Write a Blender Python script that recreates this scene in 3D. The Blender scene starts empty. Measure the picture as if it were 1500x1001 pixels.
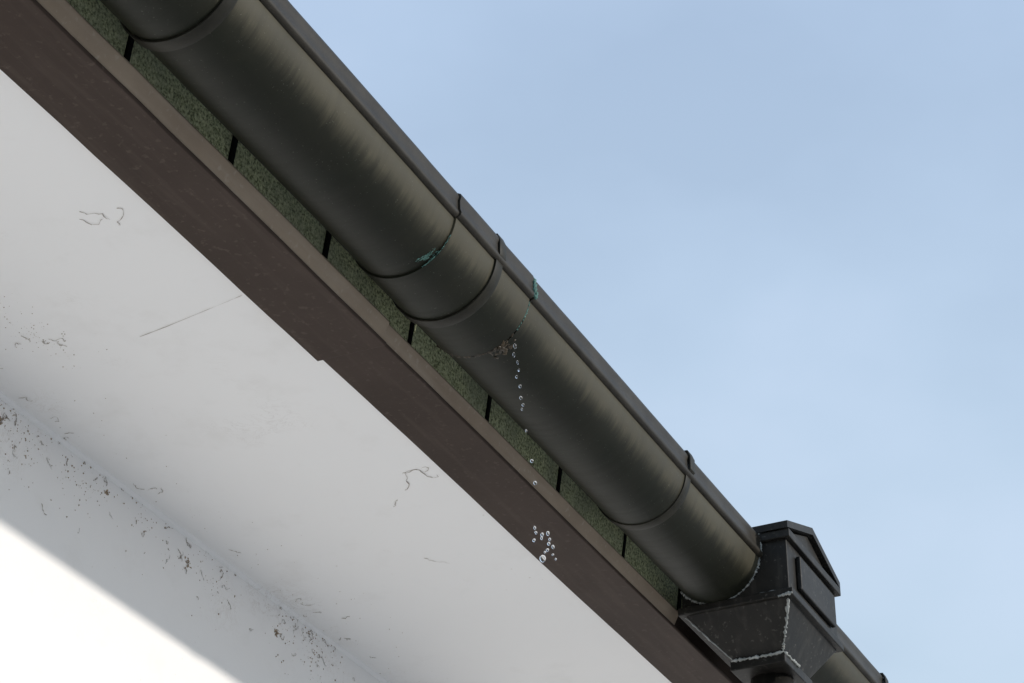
import bpy, math, random, bmesh
from mathutils import Vector, Matrix, noise
random.seed(7)
S=0.45; EYE=1.6
def W(x,u,z): return Vector((x*S,-u*S,EYE+z*S))
sc=bpy.context.scene
sc.view_settings.view_transform='Standard'; sc.view_settings.look='None'; sc.view_settings.exposure=0

# ---------------- node helpers
def newmat(name):
    m=bpy.data.materials.new(name); m.use_nodes=True
    nt=m.node_tree; b=nt.nodes['Principled BSDF']
    return m,nt,b
def N(nt,t,**k):
    n=nt.nodes.new(t)
    for a,v in k.items(): setattr(n,a,v)
    return n
def obj_coord(nt,scale=(1,1,1)):
    tc=N(nt,'ShaderNodeTexCoord'); mp=N(nt,'ShaderNodeMapping'); mp.inputs['Scale'].default_value=scale
    nt.links.new(tc.outputs['Object'],mp.inputs['Vector']); return mp.outputs['Vector']
def noise_t(nt,vec,scale,detail=4,rough=.55):
    n=N(nt,'ShaderNodeTexNoise'); n.inputs['Scale'].default_value=scale; n.inputs['Detail'].default_value=detail; n.inputs['Roughness'].default_value=rough
    nt.links.new(vec,n.inputs['Vector']); return n.outputs['Fac']
def ramp(nt,fac,stops):
    r=N(nt,'ShaderNodeValToRGB'); e=r.color_ramp.elements
    while len(e)<len(stops): e.new(.5)
    for i,(p,c) in enumerate(stops):
        e[i].position=p; e[i].color=(c[0],c[1],c[2],1) if hasattr(c,'__len__') else (c,c,c,1)
    nt.links.new(fac,r.inputs['Fac']); return r.outputs['Color']
def mix(nt,fac,a,b,bt='MIX'):
    m=N(nt,'ShaderNodeMix',data_type='RGBA',blend_type=bt)
    for s,v in ((m.inputs[0],fac),(m.inputs[6],a),(m.inputs[7],b)):
        if isinstance(v,bpy.types.NodeSocket): nt.links.new(v,s)
        elif isinstance(v,(int,float)): s.default_value=v
        else: s.default_value=(*v,1)
    return m.outputs[2]
def math_n(nt,op,a,b=None,clamp=False):
    m=N(nt,'ShaderNodeMath',operation=op,use_clamp=clamp)
    for s,v in ((m.inputs[0],a),(m.inputs[1],b)):
        if v is None: continue
        if isinstance(v,bpy.types.NodeSocket): nt.links.new(v,s)
        else: s.default_value=v
    return m.outputs[0]
def bump(nt,b,h,strength=.3,dist=.002):
    n=N(nt,'ShaderNodeBump'); n.inputs['Strength'].default_value=strength; n.inputs['Distance'].default_value=dist
    nt.links.new(h,n.inputs['Height']); nt.links.new(n.outputs['Normal'],b.inputs['Normal'])
def zcoord(nt,i=2):
    g=N(nt,'ShaderNodeNewGeometry'); s=N(nt,'ShaderNodeSeparateXYZ'); nt.links.new(g.outputs['Position'],s.inputs[0]); return s.outputs[i]
def maprange(nt,v,a,b,c=0,d=1):
    m=N(nt,'ShaderNodeMapRange'); nt.links.new(v,m.inputs['Value'])
    for k,val in zip(('From Min','From Max','To Min','To Max'),(a,b,c,d)): m.inputs[k].default_value=val
    return m.outputs['Result']

# ---------------- materials
def mat_gutter():
    m,nt,b=newmat('weathered_gutter_metal')
    v=obj_coord(nt); vs=obj_coord(nt,(90,5,5)); 
    n1=noise_t(nt,v,9,5); st=noise_t(nt,vs,1.5,6,.7); fine=noise_t(nt,v,260,2)
    base=ramp(nt,n1,[(.3,(.011,.011,.007)),(.7,(.023,.022,.014))])
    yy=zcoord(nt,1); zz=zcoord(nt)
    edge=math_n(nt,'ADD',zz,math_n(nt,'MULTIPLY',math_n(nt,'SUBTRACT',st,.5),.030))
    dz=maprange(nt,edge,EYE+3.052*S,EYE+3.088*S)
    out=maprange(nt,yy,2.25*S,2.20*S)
    dust_sheen=math_n(nt,'MULTIPLY',dz,out)  # dust streaks, with the metal's sheen painted into the outer side
    dust_sheen=math_n(nt,'MULTIPLY',dust_sheen,ramp(nt,noise_t(nt,v,6,5),[(.3,.5),(.7,1)]))
    dust_sheen=math_n(nt,'MULTIPLY',dust_sheen,ramp(nt,st,[(.3,.78),(.7,1)]))
    c=mix(nt,math_n(nt,'MULTIPLY',dust_sheen,.85),base,(.094,.084,.056))
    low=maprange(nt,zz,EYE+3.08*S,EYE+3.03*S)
    alg_shade=math_n(nt,'MULTIPLY',low,ramp(nt,noise_t(nt,v,18,5),[(.3,.3),(.65,1)]))  # algae, darkened further to put the underside's shade into the colour
    c=mix(nt,math_n(nt,'MULTIPLY',alg_shade,.85),c,(.007,.009,.005))
    sp=ramp(nt,noise_t(nt,v,420,1),[(.72,0),(.76,1)])
    c=mix(nt,math_n(nt,'MULTIPLY',sp,.22),c,(.2,.2,.17))
    # old run marks around the section
    rm=ramp(nt,noise_t(nt,obj_coord(nt,(22,2.5,2.5)),1.3,5,.6),[(.58,0),(.72,1)])
    c=mix(nt,math_n(nt,'MULTIPLY',rm,.22),c,(.008,.008,.006))
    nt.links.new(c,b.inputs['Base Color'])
    r=maprange(nt,st,.3,.7,.45,.54); nt.links.new(r,b.inputs['Roughness'])
    b.inputs['Specular IOR Level'].default_value=.18
    h=math_n(nt,'ADD',math_n(nt,'MULTIPLY',st,.15),math_n(nt,'MULTIPLY',fine,.3))
    bump(nt,b,h,.14,.0010)
    return m
def mat_simple(name,c1,c2,scale=20,rough=.5,bs=.15,spec=.4,stretch=(1,1,1)):
    m,nt,b=newmat(name); v=obj_coord(nt,stretch)
    n=noise_t(nt,v,scale,6,.6)
    nt.links.new(ramp(nt,n,[(.3,c1),(.7,c2)]),b.inputs['Base Color'])
    b.inputs['Roughness'].default_value=rough; b.inputs['Specular IOR Level'].default_value=spec
    bump(nt,b,noise_t(nt,v,scale*8,3),bs,.001); return m
def mat_hopper():
    m,nt,b=newmat('hopper_metal'); v=obj_coord(nt); vs=obj_coord(nt,(30,30,5))
    c=ramp(nt,noise_t(nt,v,14,6,.6),[(.3,(.007,.0065,.0055)),(.7,(.020,.018,.015))])
    c=mix(nt,ramp(nt,noise_t(nt,vs,2.2,5,.6),[(.52,0),(.85,.35)]),c,(.09,.082,.070))
    c=mix(nt,ramp(nt,noise_t(nt,v,150,3),[(.62,0),(.70,.3)]),c,(.16,.15,.13))
    nt.links.new(c,b.inputs['Base Color']); b.inputs['Roughness'].default_value=.5; b.inputs['Specular IOR Level'].default_value=.2
    bump(nt,b,noise_t(nt,v,35,4),.25,.0015); return m
def mat_brown(name,c1,c2,scr):
    m,nt,b=newmat(name); v=obj_coord(nt); vs=obj_coord(nt,(3,40,40))
    c=ramp(nt,noise_t(nt,v,7,6,.6),[(.3,c1),(.7,c2)])
    st=ramp(nt,noise_t(nt,vs,2,4),[(.5,0),(.72,1)])
    c=mix(nt,math_n(nt,'MULTIPLY',st,.2),c,scr)
    sp=ramp(nt,noise_t(nt,v,130,3),[(.60,0),(.7,1)])
    c=mix(nt,math_n(nt,'MULTIPLY',sp,.3),c,scr)
    nt.links.new(c,b.inputs['Base Color']); b.inputs['Roughness'].default_value=.6
    b.inputs['Specular IOR Level'].default_value=.15
    bump(nt,b,noise_t(nt,v,90,4),.2,.001); return m
def mat_moss():
    m,nt,b=newmat('mossy_slate'); v=obj_coord(nt)
    f=noise_t(nt,v,300,3,.7); l=noise_t(nt,v,14,4)
    base=ramp(nt,f,[(.36,(.14,.155,.075)),(.50,(.55,.58,.31)),(.64,(.85,.87,.56))])
    c2=mix(nt,ramp(nt,l,[(.40,0),(.68,.5)]),base,(.26,.275,.20))
    nt.links.new(c2,b.inputs['Base Color']); b.inputs['Roughness'].default_value=.9
    bump(nt,b,f,.5,.002); return m
def mat_white(name,warm,zdirt=False):
    m,nt,b=newmat(name); v=obj_coord(nt)
    base=ramp(nt,noise_t(nt,v,1.6,4),[(.3,tuple(w*.96 for w in warm)),(.7,warm)])
    sm=ramp(nt,noise_t(nt,v,12,5,.65),[(.56,0),(.8,.18)])
    c=mix(nt,sm,base,(.57,.54,.50))
    vz=N(nt,'ShaderNodeTexVoronoi'); vz.inputs['Scale'].default_value=60; nt.links.new(v,vz.inputs['Vector'])
    dot=ramp(nt,vz.outputs['Distance'],[(.04,1),(.10,0)])
    gate=ramp(nt,noise_t(nt,v,7,4),[(.58,0),(.68,1)])
    sp=math_n(nt,'MULTIPLY',dot,gate)
    c=mix(nt,math_n(nt,'MULTIPLY',sp,.5),c,(.33,.26,.19))
    if zdirt: band=maprange(nt,zcoord(nt),EYE+2.74*S,EYE+2.96*S)
    else: band=maprange(nt,zcoord(nt,1),3.30*S,3.46*S)
    wn=N(nt,'ShaderNodeTexNoise'); wn.inputs['Scale'].default_value=26; wn.inputs['Detail'].default_value=6; wn.inputs['Roughness'].default_value=.75; wn.inputs['Distortion'].default_value=1.2
    nt.links.new(v,wn.inputs['Vector'])
    rid=math_n(nt,'ABSOLUTE',math_n(nt,'SUBTRACT',wn.outputs['Fac'],.5))
    ridge=ramp(nt,rid,[(.003,1),(.018,0)])
    g=ramp(nt,noise_t(nt,v,62,8,.85),[(.59,0),(.64,1)])
    g2=ramp(nt,noise_t(nt,v,7.5,4),[(.47,0),(.60,1)])
    gg=math_n(nt,'MULTIPLY',math_n(nt,'MAXIMUM',g,math_n(nt,'MULTIPLY',ridge,.6)),math_n(nt,'MULTIPLY',band,g2))
    c=mix(nt,math_n(nt,'MULTIPLY',gg,.62),c,(.38,.30,.23))
    g3=ramp(nt,noise_t(nt,v,4.1,4),[(.62,0),(.70,1)])
    c=mix(nt,math_n(nt,'MULTIPLY',math_n(nt,'MULTIPLY',ridge,g3),.2),c,(.38,.33,.29))
    nt.links.new(c,b.inputs['Base Color']); b.inputs['Roughness'].default_value=.55 
    b.inputs['Specular IOR Level'].default_value=.3
    bump(nt,b,noise_t(nt,v,60,3),.06 if not zdirt else .2,.001); return m
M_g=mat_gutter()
M_g2=mat_simple('dark_gutter_lip_metal',(.019,.0165,.0125),(.038,.033,.025),25,.48,.15,.22)
M_strap=mat_simple('bracket_metal',(.012,.0115,.0085),(.027,.025,.018),30,.5,.2,.18)
M_hop=mat_hopper()
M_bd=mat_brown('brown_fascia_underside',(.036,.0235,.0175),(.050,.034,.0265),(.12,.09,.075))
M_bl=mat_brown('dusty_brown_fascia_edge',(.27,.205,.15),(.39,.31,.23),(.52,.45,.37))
M_moss=mat_moss()
M_soff=mat_white('white_soffit_board',(.875,.865,.855))
M_wall=mat_white('white_painted_render',(.88,.865,.85),True)
M_seal=mat_simple('grey_sealant',(.12,.13,.12),(.40,.41,.39),60,.7,.5)
M_verd=mat_simple('verdigris_stain',(.03,.08,.07),(.11,.23,.20),60,.8,.4)
M_web=mat_simple('dusty_cobweb',(.28,.24,.20),(.44,.39,.34),40,.9,.1)
M_webl=mat_simple('pale_cobweb',(.50,.48,.46),(.62,.60,.57),40,.9,.1)
M_dirt=mat_simple('dirt_clump',(.20,.14,.09),(.42,.34,.25),60,.9,.4)
M_roof=mat_simple('slate_roof',(.05,.052,.055),(.09,.09,.09),8,.8,.4)
M_rust=mat_simple('wet_rusty_dirt',(.012,.010,.006),(.06,.04,.018),70,.4,.6)
m,nt,b=newmat('water'); b.inputs['Base Color'].default_value=(1,1,1,1); b.inputs['Roughness'].default_value=.02; b.inputs['IOR'].default_value=1.33; b.inputs['Transmission Weight'].default_value=1; M_water=m
m,nt,b=newmat('pale_paving'); v=obj_coord(nt)
br=N(nt,'ShaderNodeTexBrick'); br.inputs['Scale'].default_value=1.2; nt.links.new(v,br.inputs['Vector'])
br.inputs['Color1'].default_value=(.51,.49,.465,1); br.inputs['Color2'].default_value=(.45,.43,.405,1); br.inputs['Mortar'].default_value=(.25,.24,.22,1); br.inputs['Mortar Size'].default_value=.01
nt.links.new(mix(nt,ramp(nt,noise_t(nt,v,2,6),[(.3,0),(.8,.4)]),br.outputs['Color'],(.34,.33,.31)),b.inputs['Base Color']); b.inputs['Roughness'].default_value=.9; M_gr=m

# ---------------- mesh helpers
def empty(name):
    e=bpy.data.objects.new(name,None); sc.collection.objects.link(e); return e
def mkobj(name,verts,faces,mat,parent=None,smooth=False):
    me=bpy.data.meshes.new(name); me.from_pydata([tuple(v) for v in verts],[],faces); me.update()
    bm=bmesh.new(); bm.from_mesh(me); bmesh.ops.recalc_face_normals(bm,faces=bm.faces); bm.to_mesh(me); bm.free()
    me.materials.append(mat)
    if smooth:
        for p in me.polygons: p.use_smooth=True
    o=bpy.data.objects.new(name,me); sc.collection.objects.link(o)
    if parent: o.parent=parent
    return o
def wob(x,k,amp): return amp*noise.noise(Vector((x*1.3,k*7.1,3.3)))+amp*.4*noise.noise(Vector((x*6,k*3.1,9)))
def sweep(name,prof,x0,x1,mat,parent,closed=False,step=.12,amp=0,thick=0,smooth=True,bev=0,cap=True,sharp=35):
    n=max(1,int((x1-x0)/step)); V=[];F=[];P=len(prof)
    for i in range(n+1):
        x=x0+(x1-x0)*i/n
        for j,(u,z) in enumerate(prof): V.append(W(x,u+wob(x,1,amp),z+wob(x,2,amp)))
    for i in range(n):
        for j in range(P if closed else P-1):
            a=i*P+j; c=i*P+(j+1)%P; F.append((a,c,c+P,a+P))
    if closed and cap: F.append(tuple(range(P))); F.append(tuple(n*P+j for j in reversed(range(P))))
    o=mkobj(name,V,F,mat,parent,smooth)
    if thick:
        md=o.modifiers.new('th','SOLIDIFY'); md.thickness=thick*S; md.offset=0
    if bev:
        md=o.modifiers.new('bv','BEVEL'); md.width=bev*S; md.segments=2; md.limit_method='ANGLE'; md.angle_limit=math.radians(40)
    if smooth:
        md=o.modifiers.new('es','EDGE_SPLIT'); md.split_angle=math.radians(sharp)
    return o
HF=[(0,1,2,3),(4,5,6,7),(0,1,5,4),(1,2,6,5),(2,3,7,6),(3,0,4,7)]
def hexa(name,pts,mat,parent,bev=.004):
    o=mkobj(name,[W(*p) for p in pts],HF,mat,parent)
    if bev:
        md=o.modifiers.new('bv','BEVEL'); md.width=bev*S; md.segments=2
    return o
def box(name,x0,x1,u0,u1,z0,z1,mat,parent,bev=.004):
    return hexa(name,[(x0,u0,z0),(x1,u0,z0),(x1,u1,z0),(x0,u1,z0),(x0,u0,z1),(x1,u0,z1),(x1,u1,z1),(x0,u1,z1)],mat,parent,bev)
def tube_data(pts,rad,V,F,k=6,jit=0):
    base=len(V); n=len(pts)
    for i,p in enumerate(pts):
        t=(pts[min(i+1,n-1)]-pts[max(i-1,0)]); 
        if t.length<1e-9: t=Vector((1,0,0))
        t.normalize(); a=t.orthogonal().normalized(); bq=t.cross(a)
        r=(rad[i] if isinstance(rad,list) else rad)*(1+jit*random.uniform(-1,1))
        for j in range(k):
            th=2*math.pi*j/k; V.append(p+(a*math.cos(th)+bq*math.sin(th))*r)
    for i in range(n-1):
        for j in range(k):
            a0=base+i*k+j; b0=base+i*k+(j+1)%k; F.append((a0,b0,b0+k,a0+k))
    F.append(tuple(base+j for j in range(k))); F.append(tuple(base+(n-1)*k+j for j in reversed(range(k))))
def resample(pts,n):
    out=[]
    for i in range(len(pts)-1):
        for j in range(n): out.append(pts[i].lerp(pts[i+1],j/n))
    out.append(pts[-1]); return out
def tubes(name,lines,rad,mat,parent,sub=8,jit=.5,wig=0,k=6):
    V=[];F=[]
    for L in lines:
        pts=resample([W(*p) for p in L],sub)
        if wig: pts=[p+Vector((random.uniform(-1,1),random.uniform(-1,1),random.uniform(-1,1)))*wig*S for p in pts]
        tube_data(pts,rad*S,V,F,k,jit)
    return mkobj(name,V,F,mat,parent,True)

X0,X1=-4.0,26.0
# ---------------- house
house=empty('white_house')
UW=-3.457
sweep('soffit',[(UW-.01,3.0),(-2.60,3.0),(-2.60,3.018),(UW-.01,3.018)],X0+.01,X1-.01,M_soff,house,True,smooth=False,step=1)
sweep('corner_bead',[(UW-.004,3.004),(UW-.004,2.988),(UW+.004,2.990),(UW+.010,2.996),(UW+.013,3.004)],X0+.02,X1-.02,M_soff,house,True,amp=.0012,step=.15,smooth=True,sharp=80)
D=-15
box('wall_front',X0,X1,UW-.5,UW,-EYE/S,3.02,M_wall,house,0)
box('wall_side',X0,X0+.5,D,UW-.502,-EYE/S,3.02,M_wall,house,0)
box('wall_side_far',X1-.5,X1,D,UW-.502,-EYE/S,3.02,M_wall,house,0)
box('wall_back',X0+.502,X1-.502,D,D+.5,-EYE/S,3.02,M_wall,house,0)
def casing(name,x0,x1,d,w):
    return sweep(name,[(-2.624-w,3.004),(-2.624-w,2.992-d),(-2.450+d,2.989-d),(-2.446+d,2.996-d),(-2.47,3.02),(-2.60,3.02)],x0,x1,M_bd,house,True,amp=.0028,step=.12,smooth=False,bev=.002)
casing('fascia_underside',X0,4.385,.010,.006)
casing('fascia_underside_far',4.36,X1,0,0)
sweep('fascia_edge',[(-2.441,2.990),(-2.420,3.032),(-2.428,3.044),(-2.50,3.050),(-2.50,2.993)],X0,4.37,M_bl,house,True,amp=.0025,step=.1,smooth=False,bev=.003)
sweep('fascia_edge_far',[(-2.449,2.997),(-2.430,3.036),(-2.437,3.046),(-2.50,3.050),(-2.50,2.997)],4.372,6.27,M_bl,house,True,amp=.0025,step=.1,smooth=False,bev=.003)
sweep('fascia_edge_shadowed',[(-2.453,2.9985),(-2.453,3.05),(-2.50,3.05),(-2.50,2.9985)],6.272,X1,M_bd,house,True,step=1,smooth=False)  # dark stretch of edge, painting in the hopper's shadow
# mossy slates standing behind the gutter, black strips painting in the shade of the open joints
V=[];F=[];VJ=[];FJ=[]
fix={0:3.26,1:3.679,2:4.106,3:4.537,4:4.98,5:5.433,6:5.893}
zb=3.049
for i in range(-17,50):
    a=fix.get(i,3.26+.4385*i); c=fix.get(i+1,3.26+.4385*(i+1))
    du=random.uniform(-.002,.002); tilt=random.uniform(-.002,.002)
    b0=len(V)
    for (x,u,z) in [(a+.007,-2.462+du,zb),(c-.007,-2.462+du+tilt,zb),(c-.007,-2.50,zb),(a+.007,-2.50,zb),(a+.007,-2.428+du,3.30),(c-.007,-2.428+du+tilt,3.30),(c-.007,-2.50,3.30),(a+.007,-2.50,3.30)]: V.append(W(x,u,z))
    F+= [tuple(b0+k for k in f) for f in HF]
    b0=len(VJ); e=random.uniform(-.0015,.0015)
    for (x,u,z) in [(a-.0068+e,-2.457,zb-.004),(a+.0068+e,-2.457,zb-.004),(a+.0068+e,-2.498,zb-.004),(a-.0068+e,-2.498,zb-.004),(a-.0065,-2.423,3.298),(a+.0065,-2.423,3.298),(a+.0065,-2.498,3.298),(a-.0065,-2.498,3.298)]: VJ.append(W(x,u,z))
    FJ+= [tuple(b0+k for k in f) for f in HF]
sl=mkobj('eaves_slates',V,F,M_moss,house)
md=sl.modifiers.new('bv','BEVEL'); md.width=.0012; md.segments=2
M_black=mat_simple('felt_and_joint_shade',(.003,.003,.003),(.007,.007,.006),20,.9,.15,.1)  # black for the felt and for the painted joint shade
mkobj('slate_joint_shade',VJ,FJ,M_black,house)
sweep('eaves_felt',[(-2.505,3.0),(-2.52,3.0),(-2.52,3.29),(-2.505,3.29)],X0,X1,M_black,house,True,step=2,smooth=False)
V=[];F=[]
rz=lambda u: 3.36+(-2.38-u)*.62
ridge=(UW+D)/2
n=26
for i in range(n):
    ua=-2.38+(ridge+2.38)*i/n; ub=-2.38+(ridge+2.38)*(i+1)/n
    b0=len(V); V+=[W(X0-.3,ua,rz(ua)+.03),W(X1+.3,ua,rz(ua)+.03),W(X1+.3,ub,rz(ub)),W(X0-.3,ub,rz(ub)),W(X0-.3,ua,rz(ua)-.02),W(X1+.3,ua,rz(ua)-.02)]
    F+=[(b0,b0+1,b0+2,b0+3),(b0,b0+1,b0+5,b0+4),(b0+4,b0+5,b0+2,b0+3)]
b0=len(V); ue=2*ridge+2.38
V+=[W(X0-.3,ridge,rz(ridge)),W(X1+.3,ridge,rz(ridge)),W(X1+.3,ue,rz(-2.38)),W(X0-.3,ue,rz(-2.38))]; F.append((b0,b0+1,b0+2,b0+3))
mkobj('roof',V,F,M_roof,house)
for nm,x in (('gable_wall',X0+.1),('gable_wall_far',X1-.1)):
    mkobj(nm,[W(x,UW-.3,3.02),W(x,D,3.02),W(x,D,3.4),W(x,ridge,rz(ridge)-.05),W(x,UW-.3,3.6)],[(0,1,2,3,4)],M_wall,house)

# ---------------- gutter
gut=empty('rain_gutter')
UC,ZC,R=-2.2786,3.15,.1335
def gprof(e=0,du=0,dz=0):
    p=[(UC-R-e+du,3.20+dz)]
    for i in range(33):
        t=math.pi+math.pi*i/32
        p.append((UC+(R+e)*math.cos(t)+du,ZC+(R+e)*math.sin(t)*1.0+dz))
    return p
def lipprof(e=0,du=0,dz=0):
    o=UC+R+e+du
    P=[(o-.006,3.136),(o+.004,3.134),(o+.013,3.138),(o+.016,3.146),(o+.0125,3.156),(o+.0115,3.180),(o+.015,3.190),(o+.013,3.199),(o+.004,3.204),(o-.008,3.202),(o-.012,3.192),(o-.010,3.150)]
    return [(u,z+dz) for u,z in P]
segs=[('gutter_length',X0,4.19,0,0,0),('gutter_union',4.165,4.568,.0055,0,0),('gutter_length_mid',4.574,6.21,.001,.002,-.003),('gutter_length_far',6.6,X1,0,0,0)]
for nm,a,c,e,du,dz in segs:
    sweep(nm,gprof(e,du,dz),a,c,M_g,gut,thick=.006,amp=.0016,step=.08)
    sweep(nm+'_lip',lipprof(e,du,dz),a,c,M_g2,gut,True,amp=.0018,step=.08,sharp=50)
sweep('joint_seal',gprof(-.006)[3:-1],4.54,4.60,M_rust,gut,thick=.006)
def strap(name,x,w=.034,e=.0085):
    p=[(u,z) for u,z in gprof(e)]
    p.append((UC+R+e+.004,3.142)); p.append((UC+R+.021,3.15)); p.append((UC+R+.021,3.19)); p.append((UC+R+.014,3.208)); p.append((UC+R-.015,3.210))
    p=[(UC-R-.045,3.215),(UC-R-.02,3.215)]+p
    sweep(name,p,x-w/2,x+w/2,M_strap,gut,thick=.005,step=.04,bev=.0012)
for i,x in enumerate([2.0,3.185,4.387,5.622,7.4,8.6,9.8,11,12.2,13.4]): strap('bracket_%d'%(i+1),x,e=.0120 if i==2 else .0078)
def onG(x,deg,e=.007): 
    t=math.radians(deg); return (x,UC+(R+e)*math.cos(t),ZC+(R+e)*math.sin(t))
L=[]
for k in range(10):
    a=random.uniform(286,300); x=4.160+random.uniform(-.020,.006)
    L.append([onG(x+random.uniform(-.005,.005),a+q*5,.0030) for q in range(4)])
tubes('verdigris_lap',L,.0011,M_verd,gut,4,.9,.001)
tubes('verdigris_lap_line',[[onG(4.163,d,.0080) for d in range(292,340,6)]],.0012,M_verd,gut,4,.8,.0008)
L=[[(4.573,UC+R+.020,3.14),(4.572,UC+R+.019,3.165),(4.573,UC+R+.019,3.19),(4.575,UC+R+.008,3.209)],
   [(4.581,UC+R+.018,3.14),(4.585,UC+R+.017,3.16),(4.581,UC+R+.018,3.185)],
   [(4.578,UC+R+.020,3.136),(4.581,UC+R+.020,3.15),(4.577,UC+R+.019,3.165)]]
tubes('verdigris_joint',L,.0046,M_verd,gut,6,.8,.0014)
tubes('verdigris_joint_line',[[onG(4.573,d,.0055) for d in range(318,358,5)]],.0026,M_verd,gut,6,.8,.001)
tubes('joint_sealant',[[onG(4.571,d,.003) for d in range(215,322,6)]],.0048,M_rust,gut,5,.9,.002)
L=[[onG(4.575+random.uniform(-.012,.035),random.uniform(280,312),.003) for q in range(3)] for k in range(14)]
tubes('joint_dirt',L,.0045,M_rust,gut,3,.9,.003)
tubes('scratch',[[onG(5.245,324,.0050),onG(5.238,331,.0050),onG(5.242,338,.0050)]],.0014,M_webl,gut,4,.3)

# ---------------- hopper
hop=empty('rainwater_hopper')
xa,xb=6.20,6.65; ua,ub=-2.395,-2.052
box('body',xa,xb,ua,ub,3.01,3.185,M_hop,hop,.003)
box('lower_rim',xa-.012,xb+.012,ua-.01,ub+.014,2.988,3.012,M_hop,hop,.003)
hexa('funnel',[(6.295,-2.268,2.85),(6.52,-2.268,2.85),(6.52,-2.118,2.85),(6.295,-2.118,2.85),(xa+.002,ua+.006,2.992),(xb-.002,ua+.006,2.992),(xb-.002,ub-.002,2.992),(xa+.002,ub-.002,2.992)],M_hop,hop,.003)
box('outlet_collar',6.283,6.532,-2.28,-2.106,2.822,2.853,M_hop,hop,.003)
box('cornice',xa-.014,xb+.016,ua-.012,ub+.016,3.178,3.205,M_hop,hop,.003)
xm=(xa+xb)/2
def ped(name,u0,u1,x0,x1,zb,zt,mat):
    V=[W(x0,u0,zb),W(x1,u0,zb),W(xm,u0,zt),W(x0,u1,zb),W(x1,u1,zb),W(xm,u1,zt)]
    o=mkobj(name,V,[(0,1,2),(3,4,5),(0,1,4,3),(1,2,5,4),(2,0,3,5)],mat,hop); md=o.modifiers.new('b','BEVEL'); md.width=.002*S; md.segments=2
ped('pediment',ub-.10,ub-.004,xa,xb,3.203,3.285,M_hop)
for s,nm in ((-1,'pediment_moulding'),(1,'pediment_moulding_far')):
    xe=xm+s*(xb-xa+.04)/2
    V=[W(xe,ub-.11,3.2055),W(xe,ub+.014,3.2055),W(xm,ub+.014,3.287),W(xm,ub-.11,3.287),W(xe,ub-.11,3.228),W(xe,ub+.014,3.228),W(xm,ub+.014,3.311),W(xm,ub-.11,3.311)]
    mkobj(nm,V,HF,M_hop,hop)
box('front_plate',xa+.075,xb-.06,ub+.001,ub+.016,3.04,3.15,M_hop,hop,.004)
tubes('sealant',[[(xa-.003,UC+(R+.008)*math.cos(math.radians(d)),ZC+(R+.008)*math.sin(math.radians(d))) for d in range(215,362,7)],
 [(xa-.006,UC+R+.012,3.14),(xa-.008,UC+R+.016,3.17),(xa-.01,UC+R+.012,3.205)]],.0034,M_seal,hop,9,.8,.0014)
tubes('sealant_edges',[[(xa+.006,ub-.006,2.988),(6.25,-2.085,2.92),(6.293,-2.117,2.853)],
 [(6.28,-2.275,2.852),(6.281,-2.19,2.85),(6.281,-2.11,2.852)],[(6.281,-2.105,2.85),(6.40,-2.104,2.85)],
 [(xa-.012,ub-.03,2.990),(xa-.013,ub+.012,2.992)]],.0038,M_seal,hop,16,.8,.0014)
tubes('sealant_thin',[[(xa-.004,ua+.02,3.013),(xa-.004,ua+.18,3.012),(xa-.004,ub-.02,3.013)],[(xa+.004,ua+.008,2.985),(6.25,-2.33,2.92),(6.293,-2.27,2.855)]],.0015,M_seal,hop,9,.8,.001)

# ---------------- downpipe
dp=empty('downpipe')
V=[];F=[]
path=[W(6.407,-2.193,2.84),W(6.407,-2.193,2.60),W(6.407,-2.23,2.52),W(6.407,-3.22,2.0),W(6.407,-3.28,1.92),W(6.407,-3.28,-3.5)]
tube_data(path,.065*S,V,F,20); mkobj('pipe',V,F,M_hop,dp,True)
for i,z in enumerate((1.6,-.6,-2.8)): box('clip_%d'%i,6.33,6.484,UW,-3.20,z,z+.05,M_hop,dp,.003)

# ---------------- water drops
bm=bmesh.new()
def drop(x,u,z,r,st=1.3):
    mt=Matrix.Translation(W(x,u,z))@Matrix.Rotation(random.uniform(-.6,.6),4,'Y')@Matrix.Diagonal((random.uniform(.7,1.1),1,st,1))
    bmesh.ops.create_icosphere(bm,subdivisions=2,radius=r*S,matrix=mt)
def path_u(z): 
    t=(3.02-z)/.6; return -2.185+.085*t
for z,r,st in [(3.012,.004,1.8),(2.99,.003,2.4),(2.967,.0024,2.6),(2.945,.0026,2.4),(2.925,.003,1.6),(2.895,.0038,1.3),(2.86,.004,1.2),(2.845,.0036,1.2),(2.83,.0026,1.5),(2.77,.0026,1.5),(2.685,.004,1.3),(2.62,.0045,1.2)]:
    drop(4.577+random.uniform(-.006,.006),path_u(z)+random.uniform(-.006,.006),z,r,st)
for k in range(14):
    z=random.choice([2.49,2.455,2.42])+random.uniform(-.015,.015)
    drop(4.577+random.uniform(-.03,.03),path_u(z)+random.uniform(-.02,.02),z,random.uniform(.0022,.0042),random.uniform(1,1.7))
drop(4.577,path_u(2.42)-.01,2.42,.008,1.2)
me=bpy.data.meshes.new('water_drops'); bm.to_mesh(me); bm.free(); me.materials.append(M_water)
for p in me.polygons: p.use_smooth=True
wo=bpy.data.objects.new('water_drops',me); sc.collection.objects.link(wo)

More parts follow.
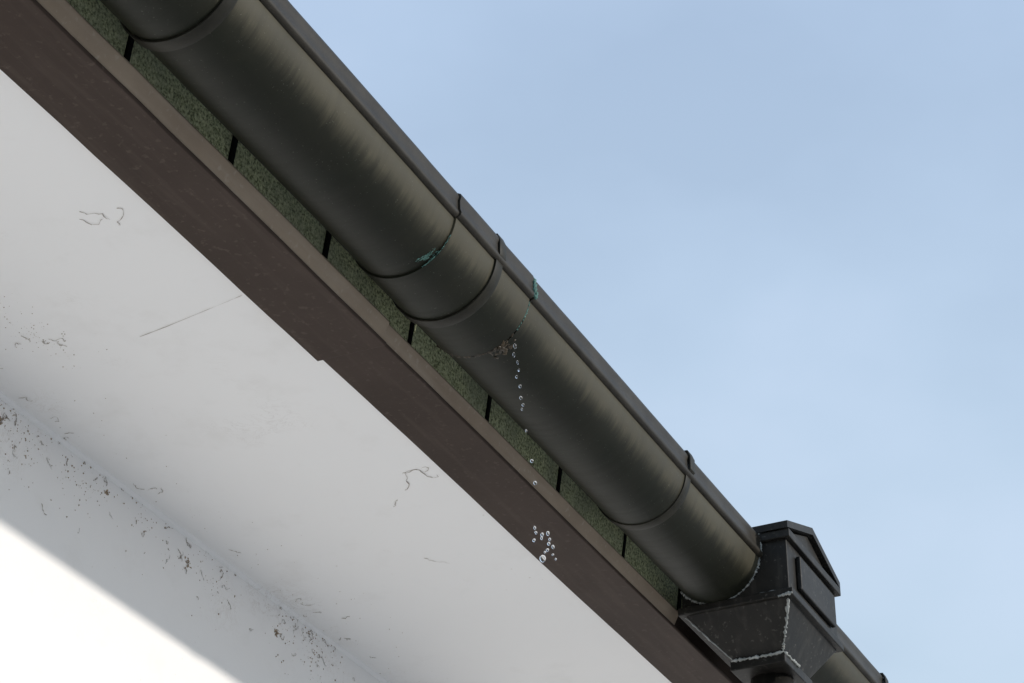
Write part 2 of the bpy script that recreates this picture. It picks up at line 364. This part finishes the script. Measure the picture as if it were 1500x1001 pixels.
# ---------------- cobwebs / debris on soffit and wall corner
V=[];F=[];V2=[];F2=[]
def curl(x,u,z,plane,ln,rad,VV,FF,n=12):
    ang=random.uniform(0,6.28); pts=[]; px,pq=0,0
    for i in range(n):
        pts.append((px,pq)); ang+=random.gauss(0,.8); st=random.uniform(.4,1.6)*ln/n; px+=math.cos(ang)*st; pq+=math.sin(ang)*st
    if plane=='s': P=[W(x+a,u+b,2.9985) for a,b in pts]
    else: P=[W(x+a,UW+.0015,min(z+b,2.997)) for a,b in pts]
    tube_data(P,[rad*S*random.uniform(.2,1.2)*(1-abs(i/n-.5)) for i,_ in enumerate(P)],VV,FF,4)
for cx,cu,cnt,spread,ln in [(5.018,-2.726,3,.015,.13),(3.658,-2.739,3,.02,.09),(4.034,-3.208,6,.06,.05),(5.1,-2.9,1,.05,.05),(5.6,-2.85,1,.1,.08)]:
    for k in range(cnt): curl(cx+random.gauss(0,spread),cu+random.gauss(0,spread*.6),0,'s',ln,.0011,V,F)
for k in range(36):
    curl(random.uniform(3.2,7),UW+abs(random.gauss(0,.05))+.005,0,'s',random.uniform(.02,.06),.0011,V,F)
for k in range(80):
    cx=random.choice([4.25,4.35,4.6,4.9,5.1,5.3,5.7,5.9])+random.gauss(0,.08)
    curl(cx,0,2.99-abs(random.gauss(0,.08)),'w',random.uniform(.01,.06),.0015,V if k%3 else V2,F if k%3 else F2)
tube_data(resample([W(4.118,-2.977,2.9985),W(4.105,-2.89,2.9985),W(4.07,-2.70,2.9985),W(4.061,-2.652,2.9985)],6),.0005*S,V,F,4,.9)
V3=[];F3=[]
def crumb(x,u,z,r):
    b0=len(V3); pts=[(1,0,0),(-1,0,0),(0,1,0),(0,-1,0),(0,0,1),(0,0,-1)]
    for p in pts:
        q=random.uniform(.5,1.3); V3.append(W(x,u,z)+Vector(p)*r*S*q)
    F3.extend([tuple(b0+i for i in f) for f in [(0,2,4),(2,1,4),(1,3,4),(3,0,4),(2,0,5),(1,2,5),(3,1,5),(0,3,5)]])
for k in range(650):
    cx=random.choice([3.95,4.05,4.2,4.3,4.3,4.55,4.62,4.9,5.25,5.65,5.75,5.85,5.85])+random.gauss(0,.07)
    crumb(cx,UW,2.99-abs(random.gauss(0,.085)),random.choice([.001,.0014,.002,.0032]))
for k in range(160):
    crumb(random.uniform(3.3,6.6),UW+abs(random.gauss(0,.14)),3.0,random.choice([.0008,.001,.0018]))
for k in range(90):
    crumb(4.0+random.gauss(0,.08),-3.2+random.gauss(0,.03),3.0,random.choice([.0008,.0012,.002]))
for cx,cz,s in [(5.11,2.917,.008),(4.22,2.93,.006),(5.6,2.9,.006),(4.7,2.95,.004)]:
    for k in range(26): crumb(cx+random.gauss(0,s),UW,cz+random.gauss(0,s),.0035)
cw=empty('cobwebs'); mkobj('dark_strands',V,F,M_web,cw); mkobj('pale_strands',V2,F2,M_webl,cw); mkobj('dirt_crumbs',V3,F3,M_dirt,cw)

# ---------------- ground
mkobj('ground',[(-400,-400,0),(400,-400,0),(400,400,0),(-400,400,0)],[(0,1,2,3)],M_gr)

# ---------------- light
az=math.radians(20); prof=.2877; el=math.atan(prof*math.cos(az))
Dv=Vector((math.sin(az)*math.cos(el),-math.cos(az)*math.cos(el),math.sin(el)))
sun=bpy.data.lights.new('sun','SUN'); sun.energy=2.7; sun.angle=math.radians(1.6); sun.color=(1,.94,.86)
so=bpy.data.objects.new('sun',sun); so.rotation_euler=Dv.to_track_quat('Z','Y').to_euler(); sc.collection.objects.link(so)
w=bpy.data.worlds.new('World'); sc.world=w; w.use_nodes=True; nt=w.node_tree
bg=nt.nodes['Background']; sky=N(nt,'ShaderNodeTexSky',sky_type='NISHITA'); sky.sun_disc=False
sky.sun_elevation=el; sky.sun_rotation=math.atan2(Dv.x,Dv.y); sky.dust_density=.6; sky.air_density=1.0; sky.ozone_density=1.5
tc=N(nt,'ShaderNodeTexCoord'); mp=N(nt,'ShaderNodeMapping'); mp.inputs['Scale'].default_value=(1,1.3,2.2); nt.links.new(tc.outputs['Generated'],mp.inputs['Vector'])
cn=noise_t(nt,mp.outputs['Vector'],3.6,5,.45)
cl=ramp(nt,cn,[(.32,.74),(.70,1.0)])
# thin haze: whiter close to the horizon, thinner higher up
sx=N(nt,'ShaderNodeSeparateXYZ'); nt.links.new(tc.outputs['Generated'],sx.inputs[0])
hz=maprange(nt,sx.outputs[2],.62,.38)
haze=mix(nt,hz,(3.5,4.5,5.95),(4.15,5.15,6.2))
haze=mix(nt,ramp(nt,cn,[(.5,0),(.75,.45)]),haze,(4.1,4.75,6.05))
col=mix(nt,cl,sky.outputs['Color'],haze)
nt.links.new(col,bg.inputs['Color']); bg.inputs['Strength'].default_value=.148

# ---------------- camera
cam=bpy.data.cameras.new('camera'); cam.lens=84; cam.sensor_width=36; cam.clip_end=2000; cam.clip_start=.05
co=bpy.data.objects.new('camera',cam); co.location=(0,0,EYE)
p=math.atan(2090/3500); yaw=math.atan2(.4315,.9021)-math.pi/2
co.rotation_euler=(math.pi/2+p,0,yaw); sc.collection.objects.link(co); sc.camera=co
